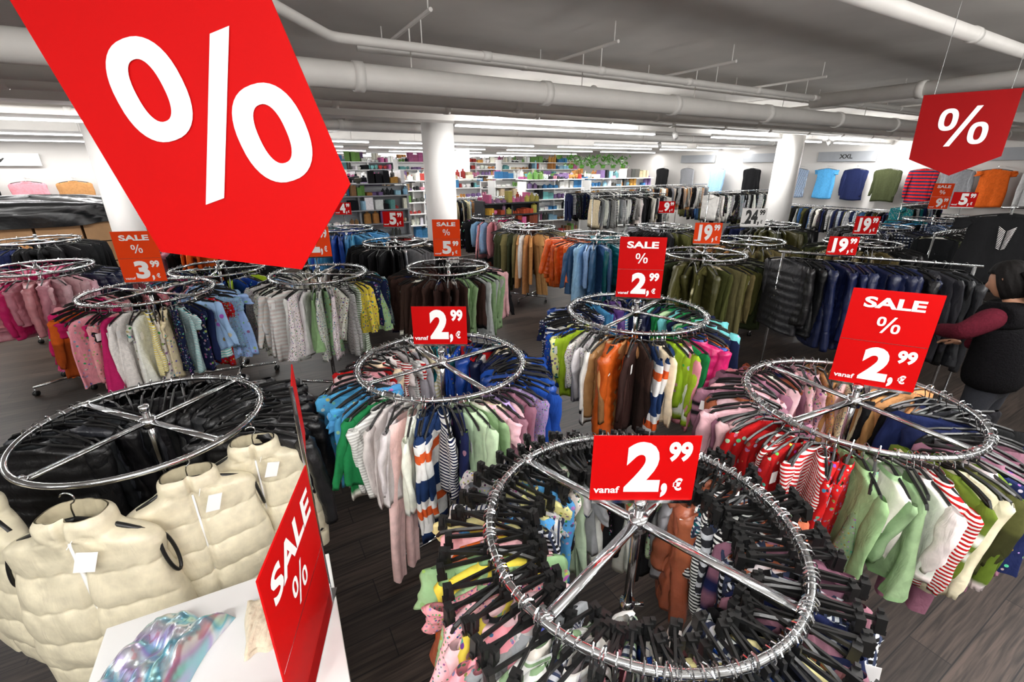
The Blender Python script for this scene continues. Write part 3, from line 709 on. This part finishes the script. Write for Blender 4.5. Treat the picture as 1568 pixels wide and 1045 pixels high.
# ---------------- display table ----------------
ta=math.radians(27); cx,cy=-.72,1.35; ux=np.array([math.cos(ta),math.sin(ta)]); uy=np.array([-ux[1],ux[0]])
def TP(u,v,z=0): p=np.array([cx,cy])+ux*u+uy*v; return (p[0],p[1],z)
mb=MB()
V,F=boxg((-.33,-.45,.935),(.68,.9,.03)); mb.add(V,F); 
for q in((-.008,-.45),( -.652,-.45)): mb.add(*boxg((q[0],q[1],.46),(.024,.88,.92)))
mb.add(*boxg((-.33,-.02,.46),(.63,.02,.92))); mb.add(*boxg((-.33,-.45,.3),(.63,.84,.02)))
o=mb.obj('white_display_table',['wht'],smooth=False); o.location=(cx,cy,0); o.rotation_euler=(0,0,ta)
bv=o.modifiers.new('b','BEVEL'); bv.width=.003; bv.segments=2
m,nt,p=newmat('holographic_foil'); L=nt.links
tcn=nt.nodes.new('ShaderNodeTexCoord'); n=nt.nodes.new('ShaderNodeTexNoise'); n.inputs['Scale'].default_value=5; n.inputs['Distortion'].default_value=.6
L.new(tcn.outputs['Object'],n.inputs['Vector']); r=nt.nodes.new('ShaderNodeValToRGB'); cr=r.color_ramp
for pz,c in((.34,'#8fe0dc'),(.42,'#c8b8e8'),(.48,'#e8f0f4'),(.54,'#7cc8e0'),(.6,'#c8f0e4'),(.68,'#e0a8e0')):
    e_=cr.elements.new(pz); e_.color=(*lin(c),1)
cr.elements[0].color=(*lin('#90e8e0'),1); cr.elements[-1].color=(*lin('#f0f4ff'),1)
L.new(n.outputs['Fac'],r.inputs['Fac']); L.new(r.outputs['Color'],p.inputs['Base Color']); p.inputs['Metallic'].default_value=.75; p.inputs['Roughness'].default_value=.24
M['holo']=m
def crumple(name,c,sx,sy,h,mat,rz,seed,amp=.02,layers=1):
    rs=np.random.RandomState(seed); nx,ny=90,80; mb=MB()
    X,Y=np.meshgrid(np.linspace(-1,1,nx),np.linspace(-1,1,ny))
    for l in range(layers):
        Z=np.zeros_like(X)
        for k in range(12):
            a=rs.rand()*6.28; f=rs.uniform(2,11); Z+=np.abs(np.sin((X*math.cos(a)+Y*math.sin(a))*f+rs.rand()*6))/f*1.5
        Z=(Z-Z.min())/(Z.max()-Z.min())
        edge=np.clip(np.minimum(1-np.abs(X)**6,1-np.abs(Y)**6),0,1)
        ex=1+.07*np.sin(Y*4+seed+l); ey=1+.07*np.sin(X*5+seed)
        Zt=(l*h/layers)+edge*(h/layers*.8+amp*Z)
        Xp=X*sx/2*ex*(1-.03*l);Yp=Y*sy/2*ey*(1-.03*l)
        V=np.stack([Xp.ravel(),Yp.ravel(),Zt.ravel()],1); F=[(j*nx+i,j*nx+i+1,(j+1)*nx+i+1,(j+1)*nx+i) for j in range(ny-1) for i in range(nx-1)]
        mb.add(V,F)
    o=mb.obj(name,[mat]); o.location=c; o.rotation_euler=(0,0,rz); return o
crumple('holographic_garment',TP(-.50,-.25,.951),.23,.36,.05,'holo',ta-.55,3,.07)
M['navyc']=simple('navy_knit','#1b2a4a',.9,0,.15,80,bump=.4)
M['creamc']=simple('cream_knit','#d8cdb4',.9,0,.08,80,bump=.4)
crumple('folded_trousers',TP(-.31,-.52,.951),.20,.18,.05,'navyc',ta-.2,5,.012,3)
crumple('folded_top',TP(-.22,-.22,.951),.09,.20,.04,'creamc',ta,6,.012,2)
e=empty('sale_stand_sign',(-.645,1.19,.95)); ang=math.atan2(.43,-.072)
mb=MB(); w,h=.435,.53
mb.add(*boxg((-w/2,0,h/2),(w,.005,h)),0)
put_text(mb,'SALE',-w*.9,-w*.1,h*.73,h*.91,1,-.004,.03); put_percent(mb,-w*.52,h*.56,h*.2,1,-.004)
mb.add(*boxg((-w/2,-.003,h*.40),(w*.98,.001,.003)),2)
mb.add(*boxg((-w/2,0,-.0+.004),(w,.05,.008)),2)
o=mb.obj('panel',['red','white','chrome'],e,smooth=False); o.rotation_euler=(0,0,ang)
mb=MB(); mb.add(*tubeg([(0,0,0),(0,0,.80)],.006,8),2)
mb.add(*boxg((.0,.105,.66),(.004,.2,.26)),0)
o=mb.obj('pole_card',['red','white','chrome'],e,smooth=False); o.rotation_euler=(0,0,math.radians(24))

# ---------------- person ----------------
def skinobj(name,verts,edges,radii,mat,parent,sub=2,root=0):
    me=bpy.data.meshes.new(name); me.from_pydata(verts,edges,[]); o=bpy.data.objects.new(name,me); COL.objects.link(o); o.parent=parent
    me.materials.append(M[mat]); o.modifiers.new('skin','SKIN')
    sv=me.skin_vertices[0].data
    for i,r in enumerate(radii):
        sv[i].radius=(r if isinstance(r,tuple) else (r,r)); sv[i].use_root=(i==root)
    o.modifiers['skin'].use_smooth_shade=True
    s=o.modifiers.new('sub','SUBSURF'); s.levels=sub; s.render_levels=sub; return o
pe=empty('shopper_woman',(3.50,3.0,0)); pe.rotation_euler=(0,0,math.radians(22))
skinobj('trousers',[(0,0,.88),(-.09,0,.82),(-.11,.02,.48),(-.11,-.01,.09),(.09,0,.82),(.11,.02,.48),(.11,-.01,.09),(0,0,.98)],
 [(0,1),(1,2),(2,3),(0,4),(4,5),(5,6),(0,7)],[(.15,.12),.095,.065,.05,.095,.065,.05,(.15,.11)],'jean',pe)
skinobj('shoe_left',[(-.11,-.05,.045),(-.11,.04,.045),(-.115,.15,.035)],[(0,1),(1,2)],[.042,.045,.035],'black',pe)
skinobj('shoe_right',[(.11,-.05,.045),(.11,.04,.045),(.115,.15,.035)],[(0,1),(1,2)],[.042,.045,.035],'black',pe)
skinobj('fleece_vest',[(0,0,.80),(0,0,1.0),(0,.01,1.15),(0,.05,1.3),(0,.08,1.40),(-.14,.07,1.39),(.14,.07,1.39),(0,.10,1.46)],
 [(0,1),(1,2),(2,3),(3,4),(4,5),(4,6),(4,7)],[(.25,.18),(.24,.18),(.23,.17),(.21,.155),(.13,.11),(.10,.10),(.10,.10),(.075,.075)],'fleece',pe)
skinobj('sleeves',[(0,.06,1.38),(-.19,.06,1.37),(-.30,.14,1.26),(-.17,.34,1.20),(.19,.06,1.36),(.26,.08,1.1),(.18,.30,1.05)],
 [(0,1),(1,2),(2,3),(0,4),(4,5),(5,6)],[.06,.085,.065,.048,.075,.058,.045],'sleeve',pe)
for sx,base,d in((-1,Vector((-.17,.34,1.20)),Vector((.1,1,.0))),(1,Vector((.18,.30,1.05)),Vector((-.1,1,-.05)))):
    d=d.normalized(); side=Vector((1,0,0)); up=Vector((0,0,1)); vs=[base,base+d*.05]; es=[(0,1)]; rs=[.026,.03]
    for k,(o_,l) in enumerate(((-.03,.062),(-.01,.075),(.01,.07),(.03,.055))):
        i=len(vs); vs+= [base+d*.085+side*o_*.9,base+d*(.085+l*.5)+side*o_*1.05-up*.008,base+d*(.085+l*.85)+side*o_*1.1-up*.035]; es+=[(1,i),(i,i+1),(i+1,i+2)]; rs+=[.0095,.0085,.0075]
    i=len(vs); vs+=[base+d*.045+side*(sx*-.035),base+d*.085+side*(sx*-.055)-up*.02]; es+=[(1,i),(i,i+1)]; rs+=[.012,.009]
    skinobj('hand_left' if sx<0 else 'hand_right',[tuple(v) for v in vs],es,rs,'skin',pe,sub=1)
rows=[]
for i in range(25):
    v=i/24*math.pi; z=math.cos(v)*.115; S=32; th=np.arange(S)/S*2*np.pi
    r=math.sin(v)*1.0+1e-3; fx=.076*r*(1-.18*max(0,-z/.115)); fy=.095*r
    X=np.cos(th)*fx; Y=np.sin(th)*fy
    front=np.clip(np.sin(th),0,1)
    nose=np.exp(-((X)/.012)**2)*math.exp(-((z+.012)/.022)**2)*.022*(np.sin(th)>0)
    eye=-(np.exp(-((X-.03)/.014)**2)+np.exp(-((X+.03)/.014)**2))*math.exp(-((z-.012)/.012)**2)*.008*(np.sin(th)>0)
    lip=np.exp(-((X)/.022)**2)*math.exp(-((z+.055)/.009)**2)*.006*(np.sin(th)>0)
    chin=math.exp(-((z+.09)/.02)**2)*.012*front
    rows.append(np.stack([X,Y+nose+eye+lip+chin,np.full(S,z)],1))
V,F=gridrings(np.array(rows)); mb=MB(); mb.add(V,F)
for sx in(-1,1): mb.add(*tubeg([(sx*.078,-.005,.02),(sx*.088,-.01,.03),(sx*.088,-.015,0),(sx*.078,-.01,-.025)],[.008,.012,.010,.006],8))
mb.add(*tubeg([(0,-.01,-.06),(0,-.03,-.2)],[.052,.056],16))
o=mb.obj('head',['skin'],pe); o.location=(0,.12,1.60); o.rotation_euler=(-.35,0,.1)
mb=MB(); rows=[]
for i in range(26):
    v=i/25*math.pi*.86; z=math.cos(v)*.14; S=60; th=np.arange(S)/S*2*np.pi; r=math.sin(v)**.8+1e-3
    X=np.cos(th)*.100*r; Y=np.sin(th)*.118*r-.014
    f=np.clip((np.sin(th)-.25)/.3,0,1)*(z<.055)
    Y=Y*(1-f)+f*.03; wv=1+.03*np.sin(th*14+z*20)+.02*np.sin(th*23-z*40); X=X*wv; Y=Y*wv
    rows.append(np.stack([X,Y,np.full(S,z)],1))
V,F=gridrings(np.array(rows)); mb.add(V,F)
for k in range(-3,4): mb.add(*tubeg([(k*.022,-.10,.05),(k*.026,-.135,-.02),(k*.028,-.13,-.10),(k*.022,-.115,-.17)],[.02,.026,.022,.006],8))
o=mb.obj('hair',['hair'],pe); o.location=(0,.12,1.61); o.rotation_euler=(-.35,0,.1)

e=empty('tshirt_display_stand',(4.35,4.1,0)); g=MB(); V,F,reg=garment('tee',.27,.66,2,True); g.add(V,F,0,CL['blk'],loc=V)
o=g.obj('shirt',CM,e,attr=True); o.location=(0,0,2.02); o.rotation_euler=(0,0,math.radians(-40))
g=MB(); hanger(g,'arm',.26,0,(0,0,0)); o=g.obj('hanger',['black','chrome'],e,smooth=False); o.location=(0,0,2.02); o.rotation_euler=(0,0,math.radians(-40))
mb=MB()
for k in range(14):
    V,F=tubeg([(0,-.052,-.2-.012*k),( -.05+.002*k,-.052,-.16-.014*k)],.002,4); mb.add(V,F)
    V,F=tubeg([(0.01,-.052,-.2-.012*k),( .06-.002*k,-.052,-.16-.014*k)],.002,4); mb.add(V,F)
o=mb.obj('wing_print',['white'],e); o.location=(0,0,2.02); o.rotation_euler=(0,0,math.radians(-40))
mb=MB(); mb.add(*tubeg([(0,.0,.02),(0,.0,2.02)],.012,8)); mb.add(*tubeg([(0,0,0),(0,0,.02)],.2,24)); mb.add(*tubeg([(-.1,0,2.02),(.1,0,2.02)],.01,8)); mb.obj('stand',['chrome'],e)

# ---------------- covered pallet ----------------
e=empty('covered_stock_pallet',(-8.3,8.2,0)); mb=MB()
for i in range(4):
    for k in range(4): mb.add(*boxg((-.95+i*.62,0,.2+k*.36),(.58,.9,.34)),0)
mb.add(*boxg((0,0,.015),(2.6,1,.03)),0); mb.obj('cardboard_boxes',['card'],e,smooth=False)
mb=MB(); rows=[]
for i in range(14):
    t=i/13; S=60; th=np.arange(S)/S*2*np.pi; rr=1 if t<.55 else math.cos((t-.55)/.45*math.pi/2)**.5+.001
    f=lambda a:np.sign(a)*np.abs(a)**.45
    wv=1+.03*np.sin(th*17+i)+.02*np.sin(th*7)
    rows.append(np.stack([f(np.cos(th))*1.35*rr*wv,f(np.sin(th))*.55*rr*wv,np.full(S,1.42+.46*t**.8)+.03*np.sin(th*5+i)],1))
mb.add(*gridrings(np.array(rows))); mb.obj('black_film_cover',['bag'],e); e.rotation_euler=(0,0,math.radians(35))

# ---------------- shelf units ----------------
PAL=[lin(c) for c in('#d8d8d4','#c89850','#a8403c','#c88898','#3f78a8','#68a0a0','#ece8d8','#756088','#6c9450','#b07c48','#2a2c30','#f0f0f0','#98c8e0','#a86088','#c8b898','#f8f8f4','#8a6a4a','#3c3c40','#50504c','#f0f0ec','#1c1c20')]
def shelf(a0,a1,b,levels,mat='steel',pal=None,ends=1.9,deep=.45):
    e=empty('merchandise_shelf',W2((a0+a1)/2,b,0)); e.rotation_euler=(0,0,ROT); Ln=a1-a0; mb=MB(); pal=pal or PAL
    for s in(-1,0,1): mb.add(*boxg((s*Ln/2,0,ends/2),(.04,deep,ends)))
    mb.add(*boxg((0,deep*.0,ends/2),(Ln,.02,ends)))
    for z in levels: mb.add(*boxg((0,0,z),(Ln,deep*1.6,.025)))
    mb.obj('shelving',[mat],e,smooth=False)
    g=MB()
    for z in levels:
        for side in(-1,1):
            x=-Ln/2+.05
            while x<Ln/2-.1:
                c=R.choice(pal); run=R.randint(1,3); w=R.uniform(.05,.2); h=R.uniform(.06,.3); kind=R.random()
                if R.random()<.12: x+=R.uniform(.05,.15); continue
                for _ in range(run):
                    if x>Ln/2-.1: break
                    hh=h*R.uniform(.8,1.15)
                    if kind<.45: g.add(*boxg((x+w/2,side*deep*.45,z+.013+hh/2),(w*.9,deep*.5,hh),R.uniform(-.3,.3)),0,jit(c))
                    elif kind<.75: g.add(*tubeg([(x+w/2,side*deep*.45,z+.013),(x+w/2,side*deep*.45,z+.013+hh*.7),(x+w/2,side*deep*.45,z+.013+hh*.8),(x+w/2,side*deep*.45,z+.013+hh)],[w*.42,w*.42,w*.16,w*.16],8),0,jit(c))
                    else:
                        g.add(*tubeg([(x+w/2,side*deep*.45,z+.013),(x+w/2,side*deep*.45,z+.013+hh*.25),(x+w/2,side*deep*.45,z+.013+hh*.5),(x+w/2,side*deep*.45,z+.013+hh*.6)],[w*.2,w*.45,w*.45,w*.25],8),0,jit(c))
                    x+=w
    g.obj('merchandise',CM,e,smooth=False,attr=True)
LV=(.15,.5,.85,1.15,1.45,1.75,2.0)
shelf(4.6,6.0,9.4,(.15,.45,.75,1.05,1.35,1.6),'darkshelf',[lin(c) for c in('#a4472e','#c8983a','#c86a90','#8a6a8a','#a8a050','#7a4030')],1.65)
for a0,a1,b in((1.2,3.4,10.9),(3.8,4.4,12.6),(0.4,3.2,13.2),(4.2,6.6,13.6),(7,9.4,13.4),(10,13,13.6),(1,4,16.8),(5,8,16.8),(9,12.5,16.6),(2,6,19),(7,11,19),(1,5,22),(6,10,22),(.6,14,25.5),(7.2,9.2,11.9),(9.8,12.4,12.2)):
    tall=b>14
    shelf(a0,a1,b,LV+((2.25,2.5) if tall else ()),R.choice(['steel','wht','wht']),ends=2.6 if tall else 1.95)
mb=MB()
for k in range(420):
    c=np.array([R.uniform(-1.4,1.4),R.uniform(-.2,.2),R.uniform(0.05,.38)]); a=R.uniform(0,6.28); l=R.uniform(.08,.2)
    d=np.array([math.cos(a)*l,math.sin(a)*l,R.uniform(-.05,.15)]); s=np.array([-math.sin(a),math.cos(a),0])*l*.25
    mb.add([c,c+d*.5+s,c+d,c+d*.5-s],[(0,1,2,3)])
for k in range(6): mb.add(*tubeg([(-1.2+k*.48,0,0),(-1.2+k*.48,0,.12)],[.07,.09],10))
o=mb.obj('artificial_plants',['leaf']); o.location=W2(11.4,13.6,2.30); o.rotation_euler=(0,0,ROT)

w=bpy.data.worlds.new('w'); sc.world=w; w.use_nodes=True; w.node_tree.nodes['Background'].inputs[0].default_value=(.5,.5,.52,1); w.node_tree.nodes['Background'].inputs[1].default_value=.3
cam=bpy.data.cameras.new('camera'); cam.lens=16; cam.sensor_width=36; co=bpy.data.objects.new('camera',cam); COL.objects.link(co)
co.location=(0,0,2.35); co.rotation_euler=(math.radians(90-20.96),0,0); cam.clip_start=.02; cam.clip_end=100; sc.camera=co
